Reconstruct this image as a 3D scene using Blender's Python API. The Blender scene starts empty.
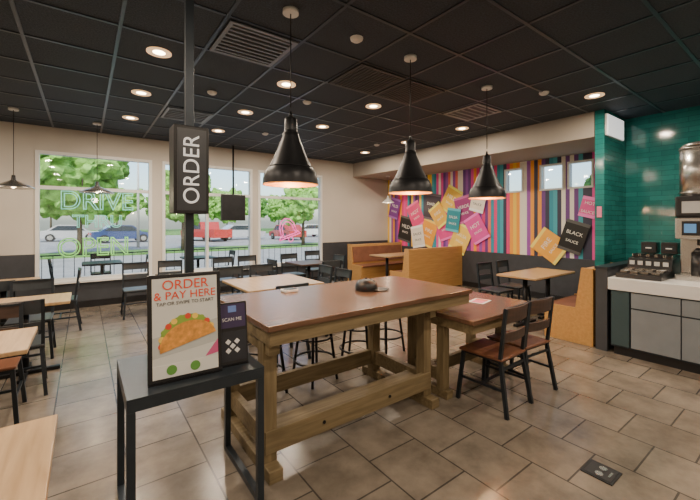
import bpy, bmesh, math, random
from mathutils import Vector, Matrix, noise
random.seed(7)
S=bpy.context.scene
COL=S.collection
HC=1.55; CEIL=3.2

# ---------------- materials ----------------
def new_mat(name):
    m=bpy.data.materials.new(name); m.use_nodes=True
    return m, m.node_tree.nodes, m.node_tree.links, m.node_tree.nodes['Principled BSDF']
def mat(name,col,rough=0.5,metal=0.0,emis=0.0,ecol=None,var=0.0,scale=8,bump=0.0,coat=0.0):
    m,N,L,P=new_mat(name)
    c=(col[0],col[1],col[2],1)
    P.inputs['Base Color'].default_value=c
    P.inputs['Roughness'].default_value=rough
    P.inputs['Metallic'].default_value=metal
    if coat: P.inputs['Coat Weight'].default_value=coat
    if emis:
        P.inputs['Emission Color'].default_value=(*(ecol or col),1)
        P.inputs['Emission Strength'].default_value=emis
    tc=N.new('ShaderNodeTexCoord'); n=N.new('ShaderNodeTexNoise'); n.inputs['Scale'].default_value=scale
    n.inputs['Detail'].default_value=4
    L.new(tc.outputs['Object'],n.inputs['Vector'])
    if var:
        r=N.new('ShaderNodeValToRGB')
        r.color_ramp.elements[0].position=.3; r.color_ramp.elements[1].position=.7
        r.color_ramp.elements[0].color=(*[max(0,x*(1-var)) for x in col],1)
        r.color_ramp.elements[1].color=(*[min(1,x*(1+var)) for x in col],1)
        L.new(n.outputs['Fac'],r.inputs['Fac']); L.new(r.outputs['Color'],P.inputs['Base Color'])
    if bump:
        b=N.new('ShaderNodeBump'); b.inputs['Strength'].default_value=bump; b.inputs['Distance'].default_value=.01
        L.new(n.outputs['Fac'],b.inputs['Height']); L.new(b.outputs['Normal'],P.inputs['Normal'])
    return m
def wood(name,c1,c2,rough=.4,axis='X',scale=1.0):
    m,N,L,P=new_mat(name); P.inputs['Roughness'].default_value=rough
    tc=N.new('ShaderNodeTexCoord'); mp=N.new('ShaderNodeMapping')
    s=[14*scale]*3; s['XYZ'.index(axis)]=1.2*scale; mp.inputs['Scale'].default_value=s
    n=N.new('ShaderNodeTexNoise'); n.inputs['Scale'].default_value=2.2; n.inputs['Detail'].default_value=6; n.inputs['Distortion'].default_value=.6
    r=N.new('ShaderNodeValToRGB'); r.color_ramp.elements[0].position=.32; r.color_ramp.elements[1].position=.68
    r.color_ramp.elements[0].color=(*c1,1); r.color_ramp.elements[1].color=(*c2,1)
    L.new(tc.outputs['Object'],mp.inputs['Vector']); L.new(mp.outputs[0],n.inputs['Vector'])
    L.new(n.outputs['Fac'],r.inputs['Fac']); L.new(r.outputs['Color'],P.inputs['Base Color'])
    return m
def brick(name,c1,c2,mortar,w,h,ms,offset,rough,mode,nv=.25,bump=.3,org=(0,0)):
    m,N,L,P=new_mat(name)
    tc=N.new('ShaderNodeTexCoord'); sp=N.new('ShaderNodeSeparateXYZ'); cb=N.new('ShaderNodeCombineXYZ')
    L.new(tc.outputs['Object'],sp.inputs[0])
    if mode=='floorT':
        L.new(sp.outputs['Y'],cb.inputs['X']); L.new(sp.outputs['X'],cb.inputs['Y'])
    else:
        a=N.new('ShaderNodeMath'); L.new(sp.outputs['X'],a.inputs[0]); L.new(sp.outputs['Y'],a.inputs[1])
        L.new(a.outputs[0],cb.inputs['X']); L.new(sp.outputs['Z'],cb.inputs['Y'])
    mp=N.new('ShaderNodeMapping'); mp.inputs['Location'].default_value=(org[0],org[1],0)
    L.new(cb.outputs[0],mp.inputs['Vector'])
    b=N.new('ShaderNodeTexBrick'); b.offset=offset; b.inputs['Scale'].default_value=1
    b.inputs['Brick Width'].default_value=w; b.inputs['Row Height'].default_value=h
    b.inputs['Mortar Size'].default_value=ms; b.inputs['Mortar Smooth'].default_value=.1
    b.inputs['Color1'].default_value=(*c1,1); b.inputs['Color2'].default_value=(*c2,1); b.inputs['Mortar'].default_value=(*mortar,1)
    L.new(mp.outputs[0],b.inputs['Vector'])
    n=N.new('ShaderNodeTexNoise'); n.inputs['Scale'].default_value=3.5; n.inputs['Detail'].default_value=8; n.inputs['Roughness'].default_value=.65
    L.new(tc.outputs['Object'],n.inputs['Vector'])
    mr=N.new('ShaderNodeMapRange'); mr.inputs['From Min'].default_value=.3; mr.inputs['From Max'].default_value=.7
    mr.inputs['To Min'].default_value=1-nv; mr.inputs['To Max'].default_value=1+nv
    L.new(n.outputs['Fac'],mr.inputs['Value'])
    mx=N.new('ShaderNodeVectorMath'); mx.operation='SCALE'
    L.new(b.outputs['Color'],mx.inputs[0]); L.new(mr.outputs[0],mx.inputs['Scale'])
    L.new(mx.outputs[0],P.inputs['Base Color'])
    P.inputs['Roughness'].default_value=rough
    bp=N.new('ShaderNodeBump'); bp.inputs['Strength'].default_value=bump; bp.inputs['Distance'].default_value=.004; bp.invert=True
    L.new(b.outputs['Fac'],bp.inputs['Height']); L.new(bp.outputs['Normal'],P.inputs['Normal'])
    return m
def stripes(name,width):
    m,N,L,P=new_mat(name); P.inputs['Roughness'].default_value=.5
    tc=N.new('ShaderNodeTexCoord'); sp=N.new('ShaderNodeSeparateXYZ'); L.new(tc.outputs['Object'],sp.inputs[0])
    d=N.new('ShaderNodeMath'); d.operation='DIVIDE'; d.inputs[1].default_value=width
    f=N.new('ShaderNodeMath'); f.operation='FLOOR'
    L.new(sp.outputs['Y'],d.inputs[0]); L.new(d.outputs[0],f.inputs[0])
    w=N.new('ShaderNodeTexWhiteNoise'); w.noise_dimensions='1D'; L.new(f.outputs[0],w.inputs['W'])
    r=N.new('ShaderNodeValToRGB'); r.color_ramp.interpolation='CONSTANT'
    pal=[(.80,.05,.22),(.16,.05,.25),(.85,.80,.70),(.03,.30,.42),(.95,.36,.03),(.82,.07,.36),(.04,.04,.08),(.90,.84,.74),(.95,.60,.06),(.32,.09,.44),(.06,.40,.50),(.88,.18,.12)]
    e=r.color_ramp.elements
    while len(e)<len(pal): e.new(.5)
    for i,c in enumerate(pal):
        e[i].position=i/len(pal)
    for i,c in enumerate(pal): e[i].color=(*c,1)
    L.new(w.outputs['Value'],r.inputs['Fac']); L.new(r.outputs['Color'],P.inputs['Base Color'])
    return m

M={}
M['wall']=mat('wall_paint',(.58,.54,.48),.7,var=.03,scale=2)
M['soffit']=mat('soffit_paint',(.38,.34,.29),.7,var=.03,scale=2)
M['wains']=mat('wainscot_grey',(.048,.052,.062),.45,var=.1)
M['white']=mat('white_frame',(.78,.78,.76),.4,var=.02)
M['floor']=brick('floor_tile',(.165,.137,.108),(.215,.182,.146),(.060,.052,.044),.42,.42,.0055,.5,.22,'floorT',.34,.4,(.1,.2))
M['ceil']=mat('ceiling_tile_black',(.024,.034,.050),.70,var=.5,scale=70,bump=.5)
M['tbar']=mat('ceiling_tbar',(.055,.070,.095),.3,.4,var=.1)
M['teal']=brick('teal_subway_tile',(.015,.155,.148),(.026,.21,.20),(.013,.09,.09),.30,.075,.003,.5,.10,'wall',.18,.3)
M['mural']=stripes('mural_stripes',.075)
M['black']=mat('black_metal',(.018,.019,.022),.4,.5,var=.2)
M['blackp']=mat('black_plastic',(.012,.012,.014),.38,var=.2)
M['char']=mat('charcoal_steel',(.030,.040,.052),.38,.4,var=.15)
M['chairm']=mat('chair_metal',(.026,.033,.042),.4,.5,var=.2)
M['copper_glow']=mat('copper_inner_glow',(.75,.32,.10),.35,.7,emis=.35,ecol=(1,.42,.12),var=.1)  # copper given emission to stand in for bulb light on lining and rim
M['bulb']=mat('bulb_warm',(1,.8,.5),.4,emis=14,ecol=(1,.72,.42))
M['lamp']=mat('downlight_lens',(1,.9,.75),.4,emis=22,ecol=(1,.74,.45))
M['trimglow']=mat('downlight_trim_glow',(.60,.45,.30),.4,.3,emis=1.0,ecol=(1,.6,.3))  # trim ring made emissive to imitate the warm halo around each downlight
M['ventw']=mat('vent_light_grey',(.32,.32,.32),.4,.3)
M['redwood']=wood('table_redwood',(.100,.050,.029),(.175,.092,.054),.26,'X')
M['lumber']=wood('lumber_tan',(.145,.106,.054),(.245,.185,.100),.55,'X')
M['lumberz']=wood('lumber_tan_v',(.145,.106,.054),(.245,.185,.100),.55,'Z')
M['ltop']=wood('light_oak_top',(.38,.24,.12),(.52,.35,.19),.3,'Y')
M['ply']=wood('booth_ply',(.44,.235,.075),(.54,.305,.105),.4,'X')
M['seat']=wood('seat_wood',(.13,.050,.026),(.21,.088,.048),.35,'Y')
M['seatk']=wood('stool_seat_dark',(.030,.022,.018),(.055,.038,.030),.4,'Y')
M['dwood']=wood('back_slat_wood',(.05,.032,.026),(.09,.052,.038),.4,'X')
M['cush']=mat('booth_seat_brown',(.20,.085,.05),.5,var=.15)
M['steel']=mat('brushed_steel',(.55,.53,.50),.25,.95,var=.06)
M['counter']=mat('counter_white',(.70,.70,.69),.25,var=.03)
M['cab']=mat('cabinet_grey',(.20,.225,.25),.45,var=.05)
M['grass']=mat('grass',(.10,.22,.04),.9,var=.3,scale=2)
M['asph']=mat('asphalt',(.28,.28,.28),.9,var=.12,scale=1)
M['conc']=mat('concrete',(.50,.48,.45),.9,var=.1,scale=2)
M['leaf']=mat('leaf_green',(.09,.22,.035),.8,var=.6,scale=3,bump=1)
M['leaf2']=mat('leaf_green_light',(.17,.34,.06),.8,var=.55,scale=3,bump=1)
M['bark']=mat('bark',(.10,.07,.05),.9,var=.3)
M['neong']=mat('neon_green',(.30,.75,.22),.4,emis=.30,ecol=(.3,.9,.2))
M['neont']=mat('neon_teal',(.25,.75,.65),.4,emis=.28,ecol=(.25,.9,.75))
M['neonp']=mat('neon_pink',(.9,.15,.45),.4,emis=1.0,ecol=(1,.1,.45))
def glass():
    m=bpy.data.materials.new('window_glass'); m.use_nodes=True; N=m.node_tree.nodes; L=m.node_tree.links; N.clear()
    o=N.new('ShaderNodeOutputMaterial'); x=N.new('ShaderNodeMixShader'); t=N.new('ShaderNodeBsdfTransparent'); g=N.new('ShaderNodeBsdfGlossy')
    g.inputs['Roughness'].default_value=.02; x.inputs[0].default_value=.05
    t.inputs[0].default_value=(.93,.96,.95,1)
    L.new(t.outputs[0],x.inputs[1]); L.new(g.outputs[0],x.inputs[2]); L.new(x.outputs[0],o.inputs[0]); return m
M['glass']=glass()
def flat(name,c,r=.5,e=0): 
    if name not in M: M[name]=mat(name,c,r,emis=e,var=.04)
    return M[name]

# ---------------- mesh builder ----------------
class MB:
    def __init__(s): s.bm=bmesh.new(); s.mats=[]
    def mi(s,m):
        if m not in s.mats: s.mats.append(m)
        return s.mats.index(m)
    def _fin(s,vs,m,mtx=None,smooth=False):
        if mtx is not None: bmesh.ops.transform(s.bm,matrix=mtx,verts=vs)
        i=s.mi(m); fs=set(f for v in vs for f in v.link_faces)
        for f in fs: f.material_index=i; f.smooth=smooth
    def box(s,a,b,m,mtx=None,bev=0.0):
        vs=[s.bm.verts.new((x,y,z)) for x in (a[0],b[0]) for y in (a[1],b[1]) for z in (a[2],b[2])]
        F=[(0,1,3,2),(4,6,7,5),(0,4,5,1),(2,3,7,6),(0,2,6,4),(1,5,7,3)]
        fs=[s.bm.faces.new([vs[i] for i in f]) for f in F]
        if bev>0:
            es=list(set(e for f in fs for e in f.edges))
            r=bmesh.ops.bevel(s.bm,geom=es,offset=bev,segments=2,affect='EDGES',profile=.5)
            vs=list(set(r['verts'])|set(v for v in vs if v.is_valid))
        s._fin(vs,m,mtx)
    def cyl(s,p0,p1,r0,m,r1=None,seg=16,smooth=True,cap=True):
        r1=r0 if r1 is None else r1
        p0=Vector(p0);p1=Vector(p1);d=p1-p0
        q=Vector((0,0,1)).rotation_difference(d.normalized()).to_matrix().to_4x4()
        A=[];B=[]
        for i in range(seg):
            a=2*math.pi*i/seg; A.append(s.bm.verts.new(p0+q@Vector((math.cos(a)*r0,math.sin(a)*r0,0)))); B.append(s.bm.verts.new(p1+q@Vector((math.cos(a)*r1,math.sin(a)*r1,0))))
        for i in range(seg):
            j=(i+1)%seg; f=s.bm.faces.new((A[i],A[j],B[j],B[i])); f.smooth=smooth; f.material_index=s.mi(m)
        if cap:
            f=s.bm.faces.new(A[::-1]); f.material_index=s.mi(m); f=s.bm.faces.new(B); f.material_index=s.mi(m)
    def bar(s,p0,p1,w,h,m,up=(0,0,1)):
        p0=Vector(p0);p1=Vector(p1);d=(p1-p0).normalized();u=Vector(up)
        if abs(d.dot(u))>.95: u=Vector((0,1,0))
        x=d.cross(u).normalized(); y=x.cross(d).normalized()
        vs=[]
        for p in (p0,p1):
            for a,b in ((-1,-1),(1,-1),(1,1),(-1,1)): vs.append(s.bm.verts.new(p+x*a*w/2+y*b*h/2))
        for f in ((0,3,2,1),(4,5,6,7),(0,1,5,4),(1,2,6,5),(2,3,7,6),(3,0,4,7)):
            g=s.bm.faces.new([vs[i] for i in f]); g.material_index=s.mi(m)
    def lathe(s,prof,c,m,seg=32,smooth=True):
        rings=[]
        for r,z in prof:
            rings.append([s.bm.verts.new((c[0]+r*math.cos(2*math.pi*i/seg),c[1]+r*math.sin(2*math.pi*i/seg),c[2]+z)) for i in range(seg)] if r>1e-5 else [s.bm.verts.new((c[0],c[1],c[2]+z))])
        for A,B in zip(rings,rings[1:]):
            for i in range(seg):
                j=(i+1)%seg
                if len(A)==1 and len(B)==1: continue
                if len(A)==1: f=s.bm.faces.new((A[0],B[j],B[i]))
                elif len(B)==1: f=s.bm.faces.new((A[i],A[j],B[0]))
                else: f=s.bm.faces.new((A[i],A[j],B[j],B[i]))
                f.smooth=smooth; f.material_index=s.mi(m)
    def torus(s,c,R,r,m,seg=32,rs=8,mtx=None):
        rings=[]; allv=[]
        for i in range(seg):
            a=2*math.pi*i/seg; ring=[]
            for j in range(rs):
                b=2*math.pi*j/rs
                v=s.bm.verts.new((c[0]+(R+r*math.cos(b))*math.cos(a),c[1]+(R+r*math.cos(b))*math.sin(a),c[2]+r*math.sin(b))); ring.append(v); allv.append(v)
            rings.append(ring)
        for i in range(seg):
            for j in range(rs):
                f=s.bm.faces.new((rings[i][j],rings[(i+1)%seg][j],rings[(i+1)%seg][(j+1)%rs],rings[i][(j+1)%rs])); f.smooth=True; f.material_index=s.mi(m)
        if mtx is not None: bmesh.ops.transform(s.bm,matrix=mtx,verts=allv)
    def prism(s,poly,axis,a,b,m,smooth=False):
        def P(p,t):
            if axis=='X': return (t,p[0],p[1])
            if axis=='Y': return (p[0],t,p[1])
            return (p[0],p[1],t)
        A=[s.bm.verts.new(P(p,a)) for p in poly]; B=[s.bm.verts.new(P(p,b)) for p in poly]; n=len(poly); k=s.mi(m)
        f=s.bm.faces.new(A); f.material_index=k; f=s.bm.faces.new(B[::-1]); f.material_index=k
        for i in range(n):
            j=(i+1)%n; f=s.bm.faces.new((A[j],A[i],B[i],B[j])); f.material_index=k; f.smooth=smooth
    def mesh(s,name):
        bmesh.ops.recalc_face_normals(s.bm,faces=s.bm.faces[:])
        me=bpy.data.meshes.new(name); s.bm.to_mesh(me); s.bm.free()
        for m in s.mats: me.materials.append(m)
        return me
    def obj(s,name,parent=None,bevel=0):
        o=bpy.data.objects.new(name,s.mesh(name)); COL.objects.link(o)
        if parent: o.parent=parent
        if bevel:
            b=o.modifiers.new('bevel','BEVEL'); b.width=bevel; b.segments=2; b.limit_method='ANGLE'; b.angle_limit=.7
        return o
def inst(me,name,loc,rz=0,sc=1):
    o=bpy.data.objects.new(name,me); COL.objects.link(o); o.location=loc; o.rotation_euler=(0,0,rz); o.scale=(sc,)*3; return o
def empty(name,loc=(0,0,0)):
    o=bpy.data.objects.new(name,None); COL.objects.link(o); o.location=loc; o.empty_display_size=.1; return o
def text(body,loc,rot,size,m,name='lettering',parent=None,ext=.002,outline=0,align='CENTER',sx=1.0):
    c=bpy.data.curves.new(name,'FONT'); c.body=body; c.size=size; c.align_x=align; c.align_y='CENTER'; c.extrude=ext
    if outline:
        c.fill_mode='NONE'; c.extrude=0; c.bevel_depth=outline
    c.materials.append(m)
    o=bpy.data.objects.new(name,c); COL.objects.link(o)
    o.location=loc; o.rotation_euler=rot; o.scale=(sx,1,1)
    if parent: o.parent=parent
    return o

# ---------------- room shell ----------------
YW=8.1; XM=7.43; XT=7.0; X0=-4.0; Y0=-3.2
b=MB(); b.box((X0-.2,Y0-.2,-.1),(XM+.2,YW+.2,0),M['floor']); b.obj('floor')
b=MB(); b.box((X0-.2,Y0-.2,CEIL),(XM+.2,YW+.2,CEIL+.15),M['ceil'])
g=b.obj('ceiling')
b=MB(); T=.68
x=.24-T*6
while x<XT:
    if x>X0: b.box((x-.014,Y0+.01,CEIL-.008),(x+.014,(YW-.01) if x<6.05 else 1.99,CEIL-.0005),M['tbar'])
    x+=T
y=3.56-T*9
while y<YW:
    if y>Y0: b.box((X0+.01,y-.014,CEIL-.0085),(XT-.01 if y<1.95 else 6.09,y+.014,CEIL-.0008),M['tbar'])
    y+=T
b.obj('ceiling_grid')
wins=[(-.68,1.08),(1.26,3.15),(3.29,5.07)]
WZ0,WZ1=.5,2.78
b=MB()
xs=[X0-.2]+[v for w in wins for v in w]+[XM+.2]
for i in range(0,len(xs),2): b.box((xs[i],YW,0),(xs[i+1],YW+.2,CEIL),M['wall'])
for w in wins:
    b.box((w[0],YW,0),(w[1],YW+.2,WZ0),M['wall']); b.box((w[0],YW,WZ1),(w[1],YW+.2,CEIL),M['wall'])
b.obj('wall_back')
b=MB()
for i in range(0,len(xs),2):
    b.box((max(xs[i],X0+.02),YW-.015,.12),(min(xs[i+1],XM-.02),YW-.001,1.0 if i in(0,6) else WZ0),M['wains'])
for w in wins: b.box((w[0],YW-.015,.12),(w[1],YW-.001,WZ0-.04),M['wains'])
b.obj('trim_1')
b=MB(); b.box((X0+.02,YW-.02,0),(XM-.02,YW-.001,.12),M['blackp']); b.obj('baseboard_back')
for i,w in enumerate(wins):
    b=MB(); f=.055; a,c=w[0],w[1]; y0,y1=YW-.02,YW+.1
    b.box((a,y0,WZ0),(a+f,y1,WZ1),M['white']); b.box((c-f,y0,WZ0),(c,y1,WZ1),M['white'])
    b.box((a+f,y0,WZ0),(c-f,y1,WZ0+f),M['white']); b.box((a+f,y0,WZ1-f),(c-f,y1,WZ1),M['white'])
    b.box((a+f,y0+.02,2.12),(c-f,y1,2.18),M['white'])
    b.box((a-.04,YW-.09,WZ0-.035),(c+.04,YW-.021,WZ0+.0),M['white'])
    if i==1: b.box((2.12,y0+.02,WZ0+f),(2.17,y1,WZ1-f),M['white'])
    b.box((a+f,YW+.05,WZ0+f),(c-f,YW+.056,WZ1-f),M['glass'])
    b.obj('window_%d'%(i+1))
b=MB()
cl=[(2.6,3.04),(3.10,3.56),(3.9,4.32)]
ZA,ZB=2.18,2.70
b.box((XM,2.0,0),(XM+.2,YW,ZA),M['mural']); b.box((XM,2.0,ZB),(XM+.2,YW,CEIL),M['mural'])
ys=[2.0]+[v for w in cl for v in w]+[YW]
for i in range(0,len(ys),2): b.box((XM,ys[i],ZA),(XM+.2,ys[i+1],ZB),M['mural'])
b.obj('wall_right')
for i,w in enumerate(cl):
    b=MB(); f=.035
    b.box((XM-.015,w[0],ZA),(XM+.1,w[0]+f,ZB),M['white']); b.box((XM-.015,w[1]-f,ZA),(XM+.1,w[1],ZB),M['white'])
    b.box((XM-.015,w[0]+f,ZA),(XM+.1,w[1]-f,ZA+f),M['white']); b.box((XM-.015,w[0]+f,ZB-f),(XM+.1,w[1]-f,ZB),M['white'])
    b.box((XM+.05,w[0]+f,ZA+f),(XM+.055,w[1]-f,ZB-f),M['glass'])
    b.obj('window_%d'%(i+4))
b=MB(); b.box((XM-.015,2.13,.12),(XM-.001,YW-.03,.86),M['wains']); b.obj('trim_2')
b=MB(); b.box((XM-.02,2.13,0),(XM-.001,YW-.03,.12),M['blackp']); b.obj('baseboard_right')
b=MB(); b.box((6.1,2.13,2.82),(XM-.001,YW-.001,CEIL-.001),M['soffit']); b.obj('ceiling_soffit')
b=MB(); b.box((6.1,2.0,0),(XM,2.12,CEIL),M['teal']); b.obj('wall_partition')
b=MB(); b.box((XT,Y0,0),(XT+.2,1.999,CEIL),M['teal']); b.obj('wall_teal')
b=MB(); b.box((5.03,1.62,0),(XT-.002,1.74,.98),M['wains']); b.box((5.02,1.61,.98),(XT-.002,1.75,1.01),M['char']); b.obj('wall_half')
b=MB(); b.box((X0-.2,Y0,0),(X0,YW,CEIL),M['wall']); b.obj('wall_left')
b=MB(); b.box((X0-.2,Y0-.2,0),(XT+.2,Y0,CEIL),M['wall']); b.obj('wall_front')
b=MB(); b.box((X0+.001,Y0+.02,0),(X0+.02,YW-.03,.12),M['blackp']); b.obj('baseboard_left')

# ---------------- mural sauce packets ----------------
packs=[
 (7.35,1.35,.50,.72,12,(.02,.02,.02),'MILD'),(6.95,1.75,.48,.7,-25,(.80,.05,.22),'HOT'),(6.5,1.25,.5,.72,20,(.95,.40,.03),'FIRE'),
 (6.35,1.95,.5,.7,10,(.05,.03,.05),'DIABLO'),(5.95,1.45,.5,.72,-18,(.85,.06,.3),'HOT'),(5.75,2.10,.48,.66,30,(.9,.55,.06),'MILD'),
 (5.45,1.15,.5,.7,25,(.95,.62,.10),'SALSA'),(5.35,1.85,.48,.66,-12,(.35,.04,.2),'VERDE'),(6.85,1.15,.45,.6,-10,(.85,.8,.7),'SAUCE'),
 (5.0,1.40,.45,.66,-30,(.80,.07,.38),'HOT'),(4.95,2.05,.38,.54,15,(.9,.82,.7),'MILD'),(3.35,1.08,.50,.6,-55,(.95,.45,.05),'FIRE'),
 (2.92,1.27,.42,.60,18,(.012,.012,.012),'BLACK'),(2.66,1.82,.28,.38,15,(.85,.09,.35),'HOT'),(7.75,1.95,.4,.6,15,(.2,.05,.3),'MILD'),(6.1,1.72,.42,.6,-35,(.9,.5,.05),'FIRE'),(5.65,1.6,.4,.58,8,(.03,.28,.35),'SALSA')]
mur=empty('mural_sauce_packets',(XM-.004,5,1.5))
for i,(y,z,w,h,r,c,t) in enumerate(packs):
    b=MB(); mm=mat('packet_%d'%i,c,.4,var=.05); e=mat('packet_edge_%d'%i,[min(1,x*1.6+.08) for x in c],.4)
    x0=-.0035*i
    b.box((-.003,-w/2,-h/2),(0,w/2,h/2),mm)
    b.box((-.0038,-w/2,h/2-.06),(-.003,w/2,h/2),e); b.box((-.0038,-w/2,-h/2),(-.003,w/2,-h/2+.06),e)
    o=b.obj('packet_%d'%i,mur); o.location=(x0,y-5,z-1.5); o.rotation_euler=(math.radians(r),0,0)
    tm=flat('packet_white',(.9,.88,.82)) if sum(c)<1.9 else flat('packet_black',(.03,.03,.03))
    text(t,(-.0045,0,.07),(math.pi/2,0,-math.pi/2),(.14 if len(t)<5 else .11)*min(1,w/.48),tm,parent=o,ext=.0005)
    text('SAUCE',(-.0045,0,-.09),(math.pi/2,0,-math.pi/2),.075,tm,parent=o,ext=.0005)

# ---------------- ceiling fixtures ----------------
def downlight(x,y,z=CEIL,p=29):
    e=empty('recessed_downlight',(x,y,z))
    b=MB(); b.lathe([(.055,-.006),(.105,-.012),(.11,-.0095),(.11,-.0005),(.055,-.0005)],(0,0,0),M['trimglow']); b.obj('trim_ring',e)
    b=MB(); b.cyl((0,0,-.006),(0,0,-.002),.056,M['lamp'],seg=24); b.obj('lens',e)
    l=bpy.data.lights.new('lamp','AREA'); l.shape='DISK'; l.size=.14; l.energy=p; l.color=(1,.82,.63)
    o=bpy.data.objects.new('lamp',l); COL.objects.link(o); o.parent=e; o.location=(0,0,-.02)
for X in (.58,1.94,3.30):
    for Y in (3.9,5.26,6.62): downlight(X,Y)
for Y in (1.86,3.9,5.26,6.62): downlight(5.34,Y)
downlight(-.78,3.9)  # out-of-view downlight, added to the grid for more room light
for Y in (1.2,3.9,6.62): downlight(-2.14,Y)
for X in (-.78,1.26,3.3,5.34):
    for Y in (.5,-1.54): downlight(X,Y,p=28)  # unseen downlights added behind and beside the camera to light the room
downlight(-.78,2.5,p=29)
def pendant_black(x,y):
    e=empty('pendant_lamp',(x,y,CEIL))
    zb=1.84-CEIL
    b=MB(); b.cyl((0,0,-.03),(0,0,-.0005),.062,M['white'],seg=24); b.cyl((0,0,zb+.60),(0,0,-.03),.0045,M['blackp'],seg=8); b.obj('canopy_and_cord',e)
    out=[(.0,.52),(.040,.52),(.048,.51),(.050,.43),(.052,.40),(.062,.395),(.066,.37),(.080,.335),(.105,.27),(.135,.20),(.165,.140),(.172,.130),(.185,.118),(.205,.075),(.212,.04),(.214,.0)]
    inn=[(.210,.0),(.202,.06),(.165,.115),(.130,.18),(.08,.29),(.05,.35),(0,.36)]
    b=MB(); b.lathe([(r,z+zb) for r,z in out],(0,0,0),M['black'],40); b.torus((0,0,zb),.212,.004,M['copper_glow'])
    b.torus((0,0,zb+.398),.058,.004,M['black']); b.torus((0,0,zb+.135),.170,.004,M['black']); b.cyl((0,0,zb+.52),(0,0,zb+.57),.018,M['black'],r1=.008); b.obj('shade_outer',e)
    b=MB(); b.lathe([(r,z+zb) for r,z in inn],(0,0,0),M['copper_glow'],40); b.obj('shade_inner',e)
    b=MB(); b.lathe([(0,.05),(.022,.055),(.034,.08),(.034,.10),(.018,.14),(.014,.2),(0,.2)],(0,0,zb),M['bulb'],16); b.obj('bulb',e)
    l=bpy.data.lights.new('lamp','POINT'); l.energy=20; l.shadow_soft_size=.04; l.color=(1,.66,.36)
    o=bpy.data.objects.new('lamp',l); COL.objects.link(o); o.parent=e; o.location=(0,0,zb+.02)
for X in (1.29,2.615,3.94): pendant_black(X,2.52)
def pendant_metal(x,y,z,r,zc=CEIL,m=None):
    m=m or M['steel']
    e=empty('cone_pendant_lamp',(x,y,zc)); zb=z-zc
    b=MB(); b.cyl((0,0,-.03),(0,0,-.0005),.06,M['white'],seg=20); b.cyl((0,0,zb+.16),(0,0,-.03),.0045,M['blackp'],seg=8); b.obj('canopy_and_cord',e)
    b=MB(); b.lathe([(0,.19),(.022,.19),(.03,.12),(.06,.10),(r*.75,.045),(r,.012),(r,0),(r-.008,0),(.06,.085),(0,.09)],(0,0,zb),m,32); b.obj('shade',e)
    b=MB(); b.lathe([(0,.0),(.03,.015),(.035,.04),(.015,.085),(0,.085)],(0,0,zb),M['bulb'],16); b.obj('bulb',e)
    l=bpy.data.lights.new('lamp','POINT'); l.energy=8; l.shadow_soft_size=.05; l.color=(1,.78,.55)
    o=bpy.data.objects.new('lamp',l); COL.objects.link(o); o.parent=e; o.location=(0,0,zb-.04)
pendant_metal(-.83,7.08,2.04,.24); pendant_metal(.166,7.3,2.03,.24)
pendant_metal(6.7,7.3,2.08,.17,2.82,M['white'])
def vent(name,x,y,w,h,m,back,n=7,axis='X'):
    b=MB(); z1=CEIL-.0095; z0=z1-.012; f=.035
    b.box((x-w/2,y-h/2,z1-.002),(x+w/2,y+h/2,z1),back)
    b.box((x-w/2,y-h/2,z0),(x+w/2,y-h/2+f,z1),m); b.box((x-w/2,y+h/2-f,z0),(x+w/2,y+h/2,z1),m)
    b.box((x-w/2,y-h/2+f,z0),(x-w/2+f,y+h/2-f,z1),m); b.box((x+w/2-f,y-h/2+f,z0),(x+w/2,y+h/2-f,z1),m)
    for i in range(n):
        if axis=='X':
            yy=y-h/2+f+(h-2*f)*(i+.5)/n; b.box((x-w/2+f,yy-.012,z0),(x+w/2-f,yy+.012,z1-.002),m)
        else:
            xx=x-w/2+f+(w-2*f)*(i+.5)/n; b.box((xx-.012,y-h/2+f,z0),(xx+.012,y+h/2-f,z1-.002),m)
    b.obj(name)
vm=mat('vent_grey',(.20,.215,.235),.4,.3); vd=mat('vent_dark',(.06,.06,.065),.5,.3)
vent('ceiling_air_vent',1.26,3.22,.62,.62,vm,M['blackp'],8)
vent('ceiling_air_vent',2.62,3.22,.64,.64,vd,M['blackp'],12,'Y'); vent('ceiling_air_vent',3.30,3.22,.64,.64,vd,M['blackp'],12,'Y')
vent('ceiling_air_vent',1.26,5.94,.62,.62,vm,M['blackp'],6); vent('ceiling_air_vent',4.66,3.22,.60,.60,M['ventw'],M['blackp'],5)
for (x,y) in ((1.96,2.55),(2.45,4.3),(4.7,2.2),(1.3,4.7),(5.0,5.8),(2.7,6.3)):
    b=MB(); b.lathe([(0,-.035),(.035,-.032),(.055,-.018),(.06,-.0005)],(x,y,CEIL),M['white'],20); b.obj('smoke_detector')

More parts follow.
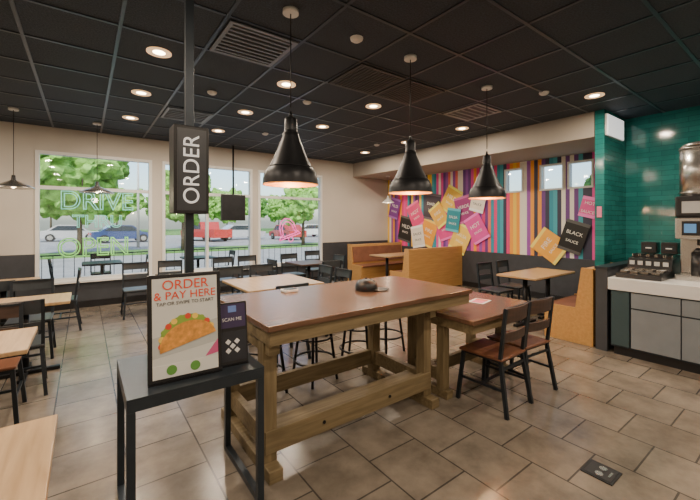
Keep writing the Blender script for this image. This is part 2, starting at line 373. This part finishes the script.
# ---------------- chairs ----------------
def chair_mesh(seatm,slatm,metal):
    b=MB(); sh=.45
    b.box((-.20,-.19,sh-.022),(.20,.21,sh),seatm,bev=.008)
    b.box((-.18,-.17,sh-.04),(.18,.18,sh-.0225),metal)
    for sx in (-1,1):
        b.bar((sx*.175,.175,sh-.03),(sx*.205,.215,0),.028,.028,metal)
        b.bar((sx*.175,-.165,sh-.03),(sx*.205,-.235,0),.028,.028,metal)
        b.bar((sx*.185,-.165,sh-.035),(sx*.185,-.215,.86),.026,.026,metal)
        b.bar((sx*.190,.192,.20),(sx*.190,-.200,.20),.018,.018,metal)
    b.bar((-.187,.0,.20),(.187,.0,.20),.018,.018,metal)
    b.bar((-.183,-.178,.36),(.183,-.178,.36),.018,.018,metal)
    def slat(z0,z1):
        n=8
        for i in range(n):
            xa=-.185+.37*i/n; xb=-.185+.37*(i+1)/n
            ca=.025*(1-(xa/.185)**2); cb=.025*(1-(xb/.185)**2)
            ya0=-.165-.05*(z0-.415)/.445; ya1=-.165-.05*(z1-.415)/.445
            v=[]
            for (x,c) in ((xa,ca),(xb,cb)):
                for t in (-.006,.008):
                    for (z,yy) in ((z0,ya0),(z1,ya1)): v.append(b.bm.verts.new((x,yy-c+t,z)))
            for f in ((0,1,3,2),(4,6,7,5),(0,4,5,1),(2,3,7,6),(0,2,6,4),(1,5,7,3)):
                g=b.bm.faces.new([v[k] for k in f]); g.material_index=b.mi(slatm)
    slat(.74,.86); slat(.58,.66)
    b.bar((-.183,-.208,.85),(.183,-.208,.85),.018,.018,metal)
    return b.mesh('dining_chair')
CH=chair_mesh(M['seat'],M['dwood'],M['chairm'])
CHD=chair_mesh(mat('seat_dark',(.04,.047,.056),.4,var=.1),mat('slat_dark',(.035,.042,.05),.4,var=.1),M['chairm'])
PI=math.pi
def chair(x,y,deg,me=CH): return inst(me,'dining_chair',(x,y,0),math.radians(deg))
chair(2.86,1.77,2); chair(3.31,1.78,-4)
chair(5.45,3.33,178,CHD); chair(6.05,3.35,182,CHD)
for (x,y,a) in ((-.66,2.72,0),(-.62,3.92,180),(-.5,4.42,4),(-.5,5.5,180),(-.28,6.62,90),(-1.3,6.6,-90),(-.86,6.0,0),(-.7,2.2,178)):
    chair(x,y,a,CHD if y>4 else CH)
for (x,y,a) in ((1.25,4.3,-90),(1.25,4.8,-92),(2.85,4.3,90),(2.87,4.82,88),(1.8,5.33,180),(2.3,5.35,176),(1.85,3.78,0),(3.0,6.2,-90),(3.6,6.9,180),(4.1,6.2,90),(3.55,5.55,0),(4.4,7.3,175),(.7,6.9,180),(1.2,6.9,170),(2.2,7.0,180),(2.7,7.0,182)):
    chair(x,y,a,CHD)

# ---------------- cafe tables ----------------
def cafe(name,x0,x1,y0,y1,top,z=.75,two=False):
    b=MB(); cx=(x0+x1)/2; cy=(y0+y1)/2
    b.box((x0-cx,y0-cy,z-.03),(x1-cx,y1-cy,z),top,bev=.005)
    b.box((x0-cx+.005,y0-cy+.005,z-.038),(x1-cx-.005,y1-cy-.005,z-.0305),M['black'])
    posts=[(0,0)] if not two else [(-(x1-x0)*.28,0),((x1-x0)*.28,0)]
    for px,py in posts:
        b.cyl((px,py,.03),(px,py,z-.04),.035,M['black'])
        b.box((px-.2,py-.03,z-.05),(px+.2,py+.03,z-.038),M['black'])
        b.bar((px-.28,py,.02),(px+.28,py,.02),.06,.03,M['black']); b.bar((px,py-.28,.021),(px,py+.28,.021),.06,.03,M['black'])
        b.cyl((px,py,.03),(px,py,.06),.07,M['black'],r1=.04)
    o=b.obj(name); o.location=(cx,cy,0); return o
cafe('cafe_table',-.80,-.09,.95,1.93,M['ltop'])
cafe('cafe_table',-1.0,-.29,3.02,3.64,M['ltop'])
cafe('cafe_table',-.86,-.12,4.62,5.18,M['ltop'])
cafe('cafe_table',-1.22,-.52,6.28,6.9,M['ltop'])
cafe('cafe_table',1.52,2.55,4.02,5.02,M['ltop'],two=True)
cafe('cafe_table',3.25,3.95,5.9,6.6,M['dwood'])
cafe('cafe_table',5.1,6.4,2.5,3.1,M['ltop'],two=True)
cafe('cafe_table',5.62,6.95,6.15,6.8,M['ltop'],two=True)

# ---------------- booths ----------------
def booth(x0,x1,yb,s,name='booth_bench'):
    b=MB(); L=x1-x0
    prof=[(0,0),(.58,0),(.58,.40),(.60,.41),(.60,.45),(.20,.45),(.13,.97),(0,.97)]
    prof=[(p[0]*s,p[1]) for p in prof]
    b.prism(prof,'X',0,.03,M['ply']); b.prism(prof,'X',L-.03,L,M['ply'])
    b.box((.03,min(0,.02*s),.02),(L-.03,max(0,.02*s),.95),M['ply'])
    ins=[(.02,.05),(.56,.05),(.56,.395),(.02,.395)]
    b.prism([(p[0]*s,p[1]) for p in ins],'X',.03,L-.03,M['ply'])
    b.prism([(p[0]*s,p[1]) for p in [(.17,.40),(.585,.40),(.59,.435),(.17,.445)]],'X',.031,L-.031,M['cush'])
    b.prism([(p[0]*s,p[1]) for p in [(.02,.40),(.20,.40),(.12,.96),(.02,.96)]],'X',.031,L-.031,M['ply'])
    b.prism([(p[0]*s,p[1]) for p in [(.19,.50),(.215,.50),(.155,.90),(.13,.90)]],'X',.05,L-.05,M['cush'])
    o=b.obj(name); o.location=(x0,yb,0); return o
booth(5.06,6.08,1.78,1)
booth(5.56,7.40,5.4,1)
booth(5.56,7.40,7.62,-1)

# ---------------- high table ----------------
b=MB(); x0,x1,y0,y1=.84,2.78,1.92,2.95; z=.95
b.box((x0,y0,z-.035),(x1,y1,z),M['redwood'],bev=.004)
ins=.02
def apron(b,x0,x1,y0,y1,z,h):
    for (a,c) in (((x0+ins,y0+ins),(x1-ins,y0+ins+.04)),((x0+ins,y1-ins-.04),(x1-ins,y1-ins)),((x0+ins,y0+ins+.04),(x0+ins+.04,y1-ins-.04)),((x1-ins-.04,y0+ins+.04),(x1-ins,y1-ins-.04))):
        b.box((a[0],a[1],z-h),(c[0],c[1],z-.0355),M['lumber'],bev=.003)
apron(b,x0,x1,y0,y1,z,.125)
for px in (.87,2.30):
    for py in (2.06,2.72):
        b.box((px,py,.075),(px+.09,py+.09,z-.036),M['lumberz'],bev=.004)
    b.box((px,1.97,0),(px+.09,2.90,.075),M['lumber'],bev=.004)
    b.box((px+.01,2.0,z-.20),(px+.08,2.87,z-.126),M['lumber'])
    b.box((px+.02,2.15,.14),(px+.07,2.72,.26),M['lumber'])
for py in (2.05,2.76): b.box((.88,py,.13),(2.38,py+.045,.27),M['lumber'],bev=.004)
b.box((.965,2.10,.20),(2.295,2.26,.235),M['lumber'],bev=.003)
for px in (1.3,1.9): b.cyl((px,2.049,.2),(px,2.044,.2),.012,M['black'],seg=10)
b.obj('high_communal_table')
b=MB(); x0,x1,y0,y1=2.50,3.60,1.72,2.55; z=.75
b.box((x0,y0,z-.035),(x1,y1,z),M['redwood'],bev=.004)
apron(b,x0,x1,y0,y1,z,.115)
for px in (2.53,3.46):
    for py in (2.04,2.40): b.box((px,py,.07),(px+.08,py+.08,z-.036),M['lumberz'],bev=.004)
    b.box((px,2.0,0),(px+.08,2.52,.07),M['lumber'],bev=.004)
b.box((2.61,2.22,.14),(3.46,2.26,.25),M['lumber']); b.box((2.53,2.12,.14),(2.61,2.40,.25),M['lumber']); b.box((3.46,2.12,.14),(3.54,2.40,.25),M['lumber'])
b.obj('low_communal_table')
b=MB(); sh=.70
b.lathe([(0,sh-.03),(.17,sh-.03),(.178,sh-.02),(.178,sh-.005),(.17,sh),(0,sh)],(0,0,0),M['seatk'],32)
b.torus((0,0,sh-.04),.14,.012,M['black'])
for i in range(4):
    a=math.pi/4+i*math.pi/2; c,s_=math.cos(a),math.sin(a)
    b.cyl((c*.13,s_*.13,sh-.04),(c*.22,s_*.22,0),.014,M['black'],seg=10)
b.torus((0,0,.20),.20,.012,M['black']); b.torus((0,0,.42),.165,.009,M['black'])
ST=b.mesh('bar_stool')
for X,Y in ((1.28,3.06),(1.83,3.06),(2.38,3.06),(2.92,3.22)): inst(ST,'bar_stool',(X,Y,0),random.uniform(0,1))

# ---------------- kiosk stand ----------------
b=MB(); x0,x1,y0,y1=.15,.80,1.88,2.48; z=.75; t=.036
b.box((x0,y0,z-.012),(x1,y1,z),M['char'])
for (a,c) in (((x0,y0),(x1,y0+t)),((x0,y1-t),(x1,y1)),((x0,y0+t),(x0+t,y1-t)),((x1-t,y0+t),(x1,y1-t))):
    b.box((a[0],a[1],z-.06),(c[0],c[1],z-.0125),M['char'])
for px in (x0,x1-t):
    for py in (y0,y1-t): b.box((px,py,0),(px+t,py+t,z-.0605),M['char'],bev=.002)
    b.box((px,y0+t,.0),(px+t,y1-t,.036),M['char'])
b.obj('kiosk_stand_table')
e=empty('order_sign_pole',(.52,2.38,.7505))
b=MB(); b.box((-.024,-.024,.012),(.024,.024,CEIL-.012-.7505),M['char'],bev=.003); b.box((-.07,-.07,0),(.07,.07,.012),M['char']); b.obj('post',e)
b=MB(); zo=-.7505
b.box((-.10,-.075,1.60+zo),(.10,.075,2.13+zo),M['blackp'],bev=.006)
b.box((-.082,-.079,1.62+zo),(.082,-.0755,2.11+zo),mat('sign_face',(.05,.055,.065),.3)); b.obj('sign_box',e)
text('ORDER',(0,-.0815,1.865+zo),(PI/2,-PI/2,0),.13,flat('sign_white',(.9,.9,.9),.5,.35),parent=e,ext=.001,sx=.98)
# poster
e0=empty('poster_display',(.42,1.965,.751)); e0.rotation_euler=(0,0,math.radians(-2))
b=MB(); b.box((-.12,.02,.0),(.12,.14,.006),M['blackp']); b.bar((0,.125,.006),(0,.055,.30),.03,.006,M['blackp']); b.box((-.175,-.004,0),(.175,.020,.004),M['blackp']); b.obj('foot',e0)
e=empty('tilt',(0,0,.005)); e.parent=e0; e.rotation_euler=(math.radians(-5),0,0)
b=MB(); b.box((-.175,0,.0),(.175,.02,.53),M['blackp'],bev=.004)
b.box((-.155,-.002,.02),(.155,-.0005,.51),flat('poster_paper',(.66,.67,.64)))
b.prism([(-.155,.12),(.155,.16),(.155,.28),(-.155,.22)],'Y',-.0031,-.0021,flat('poster_band',(.50,.52,.50)))  # slightly darker grey band printed across the paper
b.box((-.155,-.0035,.02),(.155,-.0021,.085),flat('poster_gray',(.72,.72,.68)))
b.prism([(.09,.09),(.155,.10),(.155,.17)],'Y',-.0036,-.0022,flat('poster_pink',(.60,.10,.25)))
b.obj('poster_board',e)
red=flat('poster_red',(.80,.08,.03)); 
text('ORDER',(0,-.004,.473),(PI/2,0,0),.068,red,parent=e,ext=.0006)
text('& PAY HERE',(0,-.004,.420),(PI/2,0,0),.056,red,parent=e,ext=.0006)
text('TAP OR SWIPE TO START',(0,-.004,.382),(PI/2,0,0),.024,flat('poster_dark',(.1,.1,.1)),parent=e,ext=.0006)
b=MB(); tz=.225
pts=[(-.14,tz-.04)]+[(-.135*math.cos(math.pi*i/14),tz-.04+.135*math.sin(math.pi*i/14)) for i in range(15)]
rot=lambda p:(p[0]*math.cos(.25)-(p[1]-tz)*math.sin(.25),tz+p[0]*math.sin(.25)+(p[1]-tz)*math.cos(.25))
b.prism([rot(p) for p in pts],'Y',-.0045,-.0036,flat('taco_green',(.26,.40,.06)))
for i in range(11):
    a=math.pi*(i+.6)/11.5; p=rot((-.126*math.cos(a),tz-.04+.124*math.sin(a))); b.cyl((p[0],-.0056,p[1]),(p[0],-.0037,p[1]),.015,[flat('taco_red',(.70,.07,.03)),flat('taco_cheese',(.9,.6,.1)),flat('taco_green',(.26,.4,.06))][i%3],seg=10)
b.prism([rot((p[0]*1.02,(p[1]-tz+.04)*.80+tz-.05)) for p in pts[1:]],'Y',-.0066,-.0058,mat('taco_shell',(.68,.30,.06),.6,var=.3,scale=40))
b.obj('taco_print',e)
b=MB()
for cx in (-.07,.04): b.cyl((cx,-.0048,.055),(cx,-.0036,.055),.024,flat('logo_green',(.12,.32,.06)),seg=20)
b.obj('logo_dots',e)
# card holder
e0=empty('card_display',(.665,1.99,.751)); e0.rotation_euler=(0,0,math.radians(-4))
b=MB(); b.box((-.085,-.004,.0),(.085,.11,.005),M['blackp']); b.obj('foot',e0)
e=empty('tilt',(0,0,.007)); e.parent=e0; e.rotation_euler=(math.radians(-8),0,0)
b=MB(); b.box((-.085,0,0),(.085,.012,.34),M['blackp'],bev=.003)
b.box((-.075,-.002,.20),(.075,-.0003,.33),flat('card_purple',(.045,.03,.09))); b.box((-.075,-.002,.02),(.075,-.0003,.18),flat('card_dark',(.02,.022,.03)))
b.box((-.02,-.003,.285),(.025,-.0021,.32),flat('card_blue',(.15,.25,.6)))
w_=flat('card_white',(.75,.75,.75))
for i in (-1,0,1):
    for j in (-1,0,1):
        if (i+j)%2==0 :
            cx,cz=i*.024,.10+j*.024
            b.prism([(cx-.016,cz),(cx,cz-.016),(cx+.016,cz),(cx,cz+.016)],'Y',-.003,-.0021,w_)
b.obj('card_board',e)
text('SCAN ME',(0,-.003,.245),(PI/2,0,0),.026,w_,parent=e,ext=.0004)
# cap on high table
b=MB(); b.lathe([(.098,0),(.102,.02),(.095,.055),(.070,.084),(.03,.098),(0,.100)],(0,0,0),M['blackp'],24); 
b.lathe([(.012,.099),(.012,.105),(0,.108)],(0,0,0),M['black'],10)
n=12; pts=[]
for i in range(n+1):
    a=-1.1+2.2*i/n; pts.append((math.cos(a)*.098,math.sin(a)*.098,.012))
outer=[(math.cos(a)*.11+.09,math.sin(a)*.095,.008-.012*abs(math.sin(a))+.004) for a in [-1.35+2.7*i/n for i in range(n+1)]]
A=[b.bm.verts.new(p) for p in pts]; B=[b.bm.verts.new(p) for p in outer]; A2=[b.bm.verts.new((p[0],p[1],p[2]+.004)) for p in pts]; B2=[b.bm.verts.new((p[0],p[1],p[2]+.004)) for p in outer]
k=b.mi(M['blackp'])
for i in range(n):
    for q in ((A[i],B[i],B[i+1],A[i+1]),(A2[i],A2[i+1],B2[i+1],B2[i]),(B[i],B2[i],B2[i+1],B[i+1])): f=b.bm.faces.new(q); f.material_index=k
o=b.obj('baseball_cap'); o.location=(2.0,2.46,.951); o.rotation_euler=(0,0,math.radians(-35))
b=MB(); b.box((-.11,-.08,0),(.11,.08,.003),flat('flyer_white',(.8,.78,.76))); b.box((-.09,-.06,.003),(.02,.05,.0045),flat('flyer_pink',(.8,.2,.3))); b.box((.03,-.06,.003),(.09,.06,.0045),flat('flyer_red',(.7,.15,.1)))
o=b.obj('paper_flyer'); o.location=(3.2,2.13,.751); o.rotation_euler=(0,0,.2)
b=MB(); b.box((-.06,-.05,0),(.06,.05,.02),M['white'],bev=.003); b.box((-.05,-.04,.02),(.05,.04,.024),M['blackp']); o=b.obj('order_pager'); o.location=(1.42,2.8,.951)

# floor box
b=MB(); b.box((-.085,-.085,.0),(.085,.085,.006),M['black']); 
b.box((-.07,-.07,.006),(.07,.07,.008),M['blackp'])
for i in (-1,1): b.cyl((i*.035,.0,.008),(i*.035,.0,.010),.022,M['steel'],seg=16)
b.box((-.03,-.055,.008),(.03,-.045,.010),M['steel'])
o=b.obj('floor_outlet_box'); o.location=(2.57,.86,.0005)

# white sign
b=MB(); b.box((6.14,1.965,2.83),(6.80,1.974,3.13),flat('sign_panel_white',(.9,.9,.9),.5,.9)); b.box((6.13,1.975,2.82),(6.81,1.997,3.14),M['white']); b.obj('wall_sign')
b=MB(); b.box((6.088,2.03,1.62),(6.098,2.09,1.78),flat('sticker_pink',(.8,.2,.35))); b.obj('wall_notice')

# ---------------- drink counter ----------------
e=empty('drink_counter',(0,0,0))
b=MB(); cx0=4.97; Y1=1.58; Ya=-1.6
b.box((cx0+.06,Ya,.0),(6.98,Y1-.03,.10),M['blackp'])
b.box((cx0+.02,Ya,.10),(6.98,Y1-.01,.76),M['char'])
b.box((cx0-.02,Ya,.76),(6.985,Y1+.01,.90),M['counter'],bev=.006)
b.obj('base_and_top',e)
b=MB(); yy=1.37
b.box((cx0+.005,1.39,.12),(cx0+.0195,1.56,.75),mat('filler_dark',(.04,.07,.08),.4))
while yy>-1.2:
    b.box((cx0,yy-.42,.12),(cx0+.0195,yy,.56),M['cab'],bev=.003)
    b.box((cx0,yy-.42,.575),(cx0+.0195,yy,.745),M['cab'],bev=.003)
    yy-=.43
b.obj('cabinet_doors',e)
# condiment station
b=MB(); ys0,ys1=1.12,1.54; p=[(5.04,.902),(5.98,.902),(5.98,1.14),(5.84,1.14),(5.50,1.10),(5.44,.98),(5.06,.95)]
b.prism(p,'Y',ys0,ys1,M['blackp'])
for j in range(5):
    ya=ys0+.02+j*.080
    b.box((5.60,ya,1.118),(5.80,ya+.008,1.150),M['steel']); b.box((5.60,ya+.062,1.118),(5.80,ya+.070,1.150),M['steel'])
    b.box((5.60,ya+.01,1.11),(5.80,ya+.06,1.135),M['black'])
    b.box((5.463,ya+.01,.995),(5.470,ya+.06,1.075),flat('tag_white',(.6,.6,.6)))
for j in range(4):
    ya=ys0+.02+j*.098
    for i in range(2):
        xa=5.10+i*.17; za=.955+.08*(xa-5.06)
        b.box((xa,ya,za),(xa+.15,ya+.008,za+.022),M['steel']); b.box((xa,ya+.078,za),(xa+.15,ya+.086,za+.022),M['steel']); b.box((xa,ya,za),(xa+.008,ya+.086,za+.022),M['steel']); b.box((xa+.142,ya,za),(xa+.15,ya+.086,za+.022),M['steel'])
        b.box((xa+.012,ya+.012,za),(xa+.138,ya+.074,za+.012),[M['black'],M['char'],M['blackp'],flat('c_wh',(.4,.4,.4))][(i*3+j)%4])
b.obj('condiment_station')
for yy in (1.42,1.22):
    b=MB(); b.box((-.08,-.08,0),(.08,.08,.14),M['blackp'],bev=.01); b.box((-.084,-.06,.04),(-.0805,.06,.10),M['char']); b.box((-.09,-.03,.06),(-.0845,.03,.075),M['white'])
    o=b.obj('napkin_dispenser'); o.location=(5.90,yy,1.151)
# drink brewer
b=MB(); c=(5.60,.88)
b.box((c[0]-.24,c[1]-.2,.902),(c[0]+.2,c[1]+.2,.96),M['steel'],bev=.01)
b.box((c[0]-.02,c[1]-.19,.96),(c[0]+.2,c[1]+.19,1.38),M['steel'],bev=.01)
b.box((c[0]-.21,c[1]-.2,1.36),(c[0]+.2,c[1]+.2,1.60),M['steel'],bev=.01)
b.box((c[0]-.21,c[1]-.2,1.602),(c[0]+.2,c[1]+.2,1.84),M['blackp'],bev=.02)
b.cyl((c[0],c[1],1.84),(c[0],c[1],2.40),.20,M['steel'],seg=32); b.cyl((c[0],c[1],2.40),(c[0],c[1],2.44),.205,M['steel'],r1=.16,seg=32)
b.torus((c[0],c[1],1.88),.203,.008,M['steel']); b.torus((c[0],c[1],2.38),.203,.008,M['steel'])
b.cyl((c[0]-.12,c[1],.96),(c[0]-.12,c[1],1.20),.08,M['blackp'],seg=24); b.cyl((c[0]-.12,c[1],1.20),(c[0]-.12,c[1],1.26),.082,M['blackp'],r1=.04,seg=24)
b.box((c[0]-.216,c[1]-.14,1.40),(c[0]-.211,c[1]+.14,1.56),M['blackp'])
b.box((c[0]-.219,c[1]+.02,1.43),(c[0]-.2165,c[1]+.12,1.53),flat('brewer_screen',(.1,.25,.5),.2,.4))
b.box((c[0]-.216,c[1]-.02,1.65),(c[0]-.211,c[1]+.14,1.78),flat('brewer_label',(.5,.5,.5)))
b.cyl((c[0]-.12,c[1],1.29),(c[0]-.12,c[1],1.36),.03,M['blackp'],seg=16)
b.obj('iced_tea_brewer')
b=MB(); c=(5.75,.38)
b.box((c[0]-.25,c[1]-.22,.902),(c[0]+.25,c[1]+.22,1.65),M['blackp'],bev=.015); b.box((c[0]-.262,c[1]-.18,1.3),(c[0]-.2505,c[1]+.18,1.6),M['steel'])
b.box((c[0]-.30,c[1]-.18,.902),(c[0]-.2505,c[1]+.18,.94),M['steel']); b.obj('soda_dispenser')

# ---------------- window stuff ----------------
e=empty('neon_window_sign',(.2,8.06,1.5))
text('DRIVE',(0,0,.42),(PI/2,0,0),.46,M['neont'],parent=e,outline=.009,sx=.9)
text('THRU',(0,0,.05),(PI/2,0,0),.32,M['neont'],parent=e,outline=.007,sx=.9)
text('OPEN',(-.05,0,-.42),(PI/2,0,0),.46,M['neong'],parent=e,outline=.012,sx=.9)
e=empty('neon_bell_sign',(4.05,8.05,1.35))
pr=[(-.30,-.18),(.30,-.18),(.22,-.08),(.20,.12),(.12,.25),(0,.30),(-.12,.25),(-.20,.12),(-.22,-.08)]
b=MB()
for k in (1.0,.72):
    for i in range(len(pr)):
        p,q=pr[i],pr[(i+1)%len(pr)]
        b.cyl((p[0]*k,0,p[1]*k),(q[0]*k,0,q[1]*k),.014,M['neonp'],seg=8)
mt=Matrix.Translation((0,0,-.24))@Matrix.Rotation(PI/2,4,'X'); b.torus((0,0,0),.06,.012,M['neonp'],mtx=mt); b.obj('tubes',e); e.rotation_euler=(0,math.radians(-18),0)
b=MB(); b.box((2.32,7.70,1.58),(2.84,7.76,2.14),M['blackp'],bev=.005); b.cyl((2.58,7.73,2.14),(2.58,7.73,CEIL-.001),.02,M['black']); b.box((2.34,7.695,1.60),(2.82,7.6995,2.12),M['black']); b.obj('hanging_monitor')

# ---------------- exterior ----------------
b=MB(); b.box((-60,YW+.25,-.3),(90,90,-.12),M['asph']); b.box((XM+.3,-40,-.3),(90,YW+.25,-.12),M['asph']); b.obj('parking_lot_ground')
b=MB(); b.box((-6,YW+.3,-.119),(12,YW+3.0,-.06),M['conc']); b.obj('patio_pavement')
b=MB(); b.box((-40,21,-.119),(70,24,-.05),M['grass']); b.box((-60,50,-.119),(90,88,-.05),M['grass']); b.box((XM+8,-30,-.119),(60,8,-.05),M['grass']); b.obj('lawn')
def tree(x,y,h,r,m,name='tree'):
    b=MB(); b.cyl((0,0,0),(0,0,h*.6),.13,M['bark'],r1=.06,seg=10)
    for i in range(4):
        a=i*1.6; b.cyl((0,0,h*.35),(math.cos(a)*r*.5,math.sin(a)*r*.5,h*.65),.05,M['bark'],r1=.02,seg=8)
    for i in range(20):
        a=random.uniform(0,6.28); rr=random.uniform(0,.72)*r; zz=h*random.uniform(.48,.92)
        rr*=math.sqrt(max(.15,1-((zz/h-.62)/.36)**2))
        c=Vector((math.cos(a)*rr,math.sin(a)*rr,zz)); s=r*random.uniform(.22,.40)
        res=bmesh.ops.create_icosphere(b.bm,subdivisions=4,radius=s,matrix=Matrix.Translation(c))
        k=b.mi(m)
        for v in res['verts']:
            d=(v.co-c).normalized(); v.co+=d*s*(.5*noise.noise(v.co*1.6/s)+.45*noise.noise(v.co*4.5/s*.6))
            for f in v.link_faces: f.material_index=k
    o=b.obj(name); o.location=(x,y,-.049); return o
tree(-.2,22.5,5.6,2.9,M['leaf2']); tree(4.6,22.5,4.6,1.9,M['leaf2']); tree(-7,22.4,6,2.8,M['leaf'])
for i in range(15):
    tree(-26+i*7.5,60+(i%3)*6,random.uniform(5.5,8.5),random.uniform(3.2,4.2),M['leaf'] if i%2 else M['leaf2'])
tree(12.5,22.5,4.4,1.7,M['leaf2']); tree(18,22.4,5.2,2.3,M['leaf']); tree(25,2,6.0,2.6,M['leaf2']); tree(24,7,5.0,2.2,M['leaf'])
def car(x,y,rz,col,truck=False):
    b=MB(); pm=mat('car_paint',col,.25,.3,coat=.5); gl=flat('car_glass',(.03,.04,.05),.1); ty=flat('tyre',(.02,.02,.02),.8)
    if truck: body=[(-2.6,.35),(2.6,.35),(2.65,.9),(1.2,1.02),(.7,1.65),(-.6,1.68),(-.75,1.05),(-2.6,1.05)]; win=[(1.0,1.05),(.62,1.55),(-.5,1.58),(-.6,1.05)]
    else: body=[(-2.2,.3),(2.2,.3),(2.25,.72),(1.25,.88),(.6,1.40),(-.9,1.42),(-1.6,.95),(-2.2,.88)]; win=[(1.05,.92),(.52,1.33),(-.85,1.35),(-1.4,.95)]
    b.prism(body,'Y',-.87,.87,pm); b.prism(win,'Y',-.885,-.871,gl); b.prism(win,'Y',.871,.885,gl)
    wx=1.6 if truck else 1.35
    for sx in (-wx,wx):
        for sy in (-.9,.9):
            b.cyl((sx,sy-.11 if sy>0 else sy-.02,.33),(sx,sy+.02 if sy>0 else sy+.11,.33),.33,ty,seg=24)
            b.cyl((sx,sy*1.03,.33),(sx,sy*1.035,.33),.19,M['steel'],seg=16)
    L=body[1][0]
    for sy in (-.65,.65): b.box((L-.02,sy-.15,.6),(L+.06,sy+.15,.74),M['white']); b.box((-L-.03,sy-.12,.65),(-L+.02,sy+.12,.8),flat('tail_light',(.5,.02,.02)))
    o=b.obj('car' if not truck else 'pickup_truck',bevel=.05); o.location=(x,y,-.118); o.rotation_euler=(0,0,rz)
car(12,34,.0,(.5,.5,.52)); car(2.5,35,.1,(.05,.08,.2)); car(20,35,PI,(.7,.7,.7)); car(8.6,33.0,PI/2+.3,(.55,.05,.04),True); car(-6,33,0,(.6,.6,.6)); car(27,40,.1,(.1,.1,.1)); car(15.5,31,PI/2,(.45,.06,.05)); car(-1,40,0,(.5,.5,.5))
b=MB(); b.box((36,44,-.118),(50,49,3.6),flat('far_building',(.50,.40,.32),.8)); b.box((35.6,43.6,3.6),(50.4,49.4,4.2),flat('far_roof',(.30,.10,.07),.8))
for i in range(5): b.box((37+i*2.6,43.9,.6),(38.6+i*2.6,43.99,2.6),flat('far_win',(.05,.07,.09),.2))
b.obj('neighbour_building')
for (x,y) in ((2.8,27),(9,42)):
    b=MB(); b.cyl((0,0,0),(0,0,7),.09,M['conc'],r1=.05); b.bar((0,0,7),(1.2,0,7.1),.1,.08,M['conc']); b.box((1.0,-.15,6.98),(1.6,.15,7.12),M['conc']); o=b.obj('street_lamp'); o.location=(x,y,-.118)
PC=chair_mesh(M['black'],M['black'],M['black'])
for (x,y,a) in ((-.35,9.3,-90),(.95,9.3,90),(1.6,9.4,-90),(2.9,9.4,90),(.3,10.0,180)):
    inst(PC,'patio_chair',(x,y,-.050),math.radians(a))
for x in (.3,2.25):
    o=cafe('patio_table',x-.35,x+.35,9.0,9.7,M['black']); o.location.z=-.058
b=MB()
for i in range(0,61): b.cyl((-3+i*.2,10.9,-.06),(-3+i*.2,10.9,.75),.008,M['black'],seg=6)
b.bar((-3,10.9,.76),(9,10.9,.76),.04,.03,M['black']); b.bar((-3,10.9,.06),(9,10.9,.06),.03,.03,M['black']); b.obj('patio_railing')

# ---------------- world & sun ----------------
w=bpy.data.worlds.new('World'); S.world=w; w.use_nodes=True; N=w.node_tree.nodes; L=w.node_tree.links
sky=N.new('ShaderNodeTexSky'); sky.sky_type='NISHITA'; sky.sun_disc=False; sky.sun_elevation=math.radians(45); sky.sun_rotation=math.radians(200); sky.dust_density=2; 
L.new(sky.outputs[0],N['Background'].inputs[0]); N['Background'].inputs[1].default_value=.50
l=bpy.data.lights.new('sun','SUN'); l.energy=6.5; l.angle=.02; l.color=(1,.95,.88)
o=bpy.data.objects.new('sun',l); COL.objects.link(o); o.rotation_euler=(math.radians(42),0,math.radians(-25)); o.location=(0,-10,20)

# ---------------- camera ----------------
c=bpy.data.cameras.new('camera'); c.sensor_width=36; c.lens=358.5/700*36; c.shift_y=-.04; c.clip_start=.05; c.clip_end=500
o=bpy.data.objects.new('camera',c); COL.objects.link(o); o.location=(0,0,HC); o.rotation_euler=(PI/2,0,math.radians(-36.5)); S.camera=o
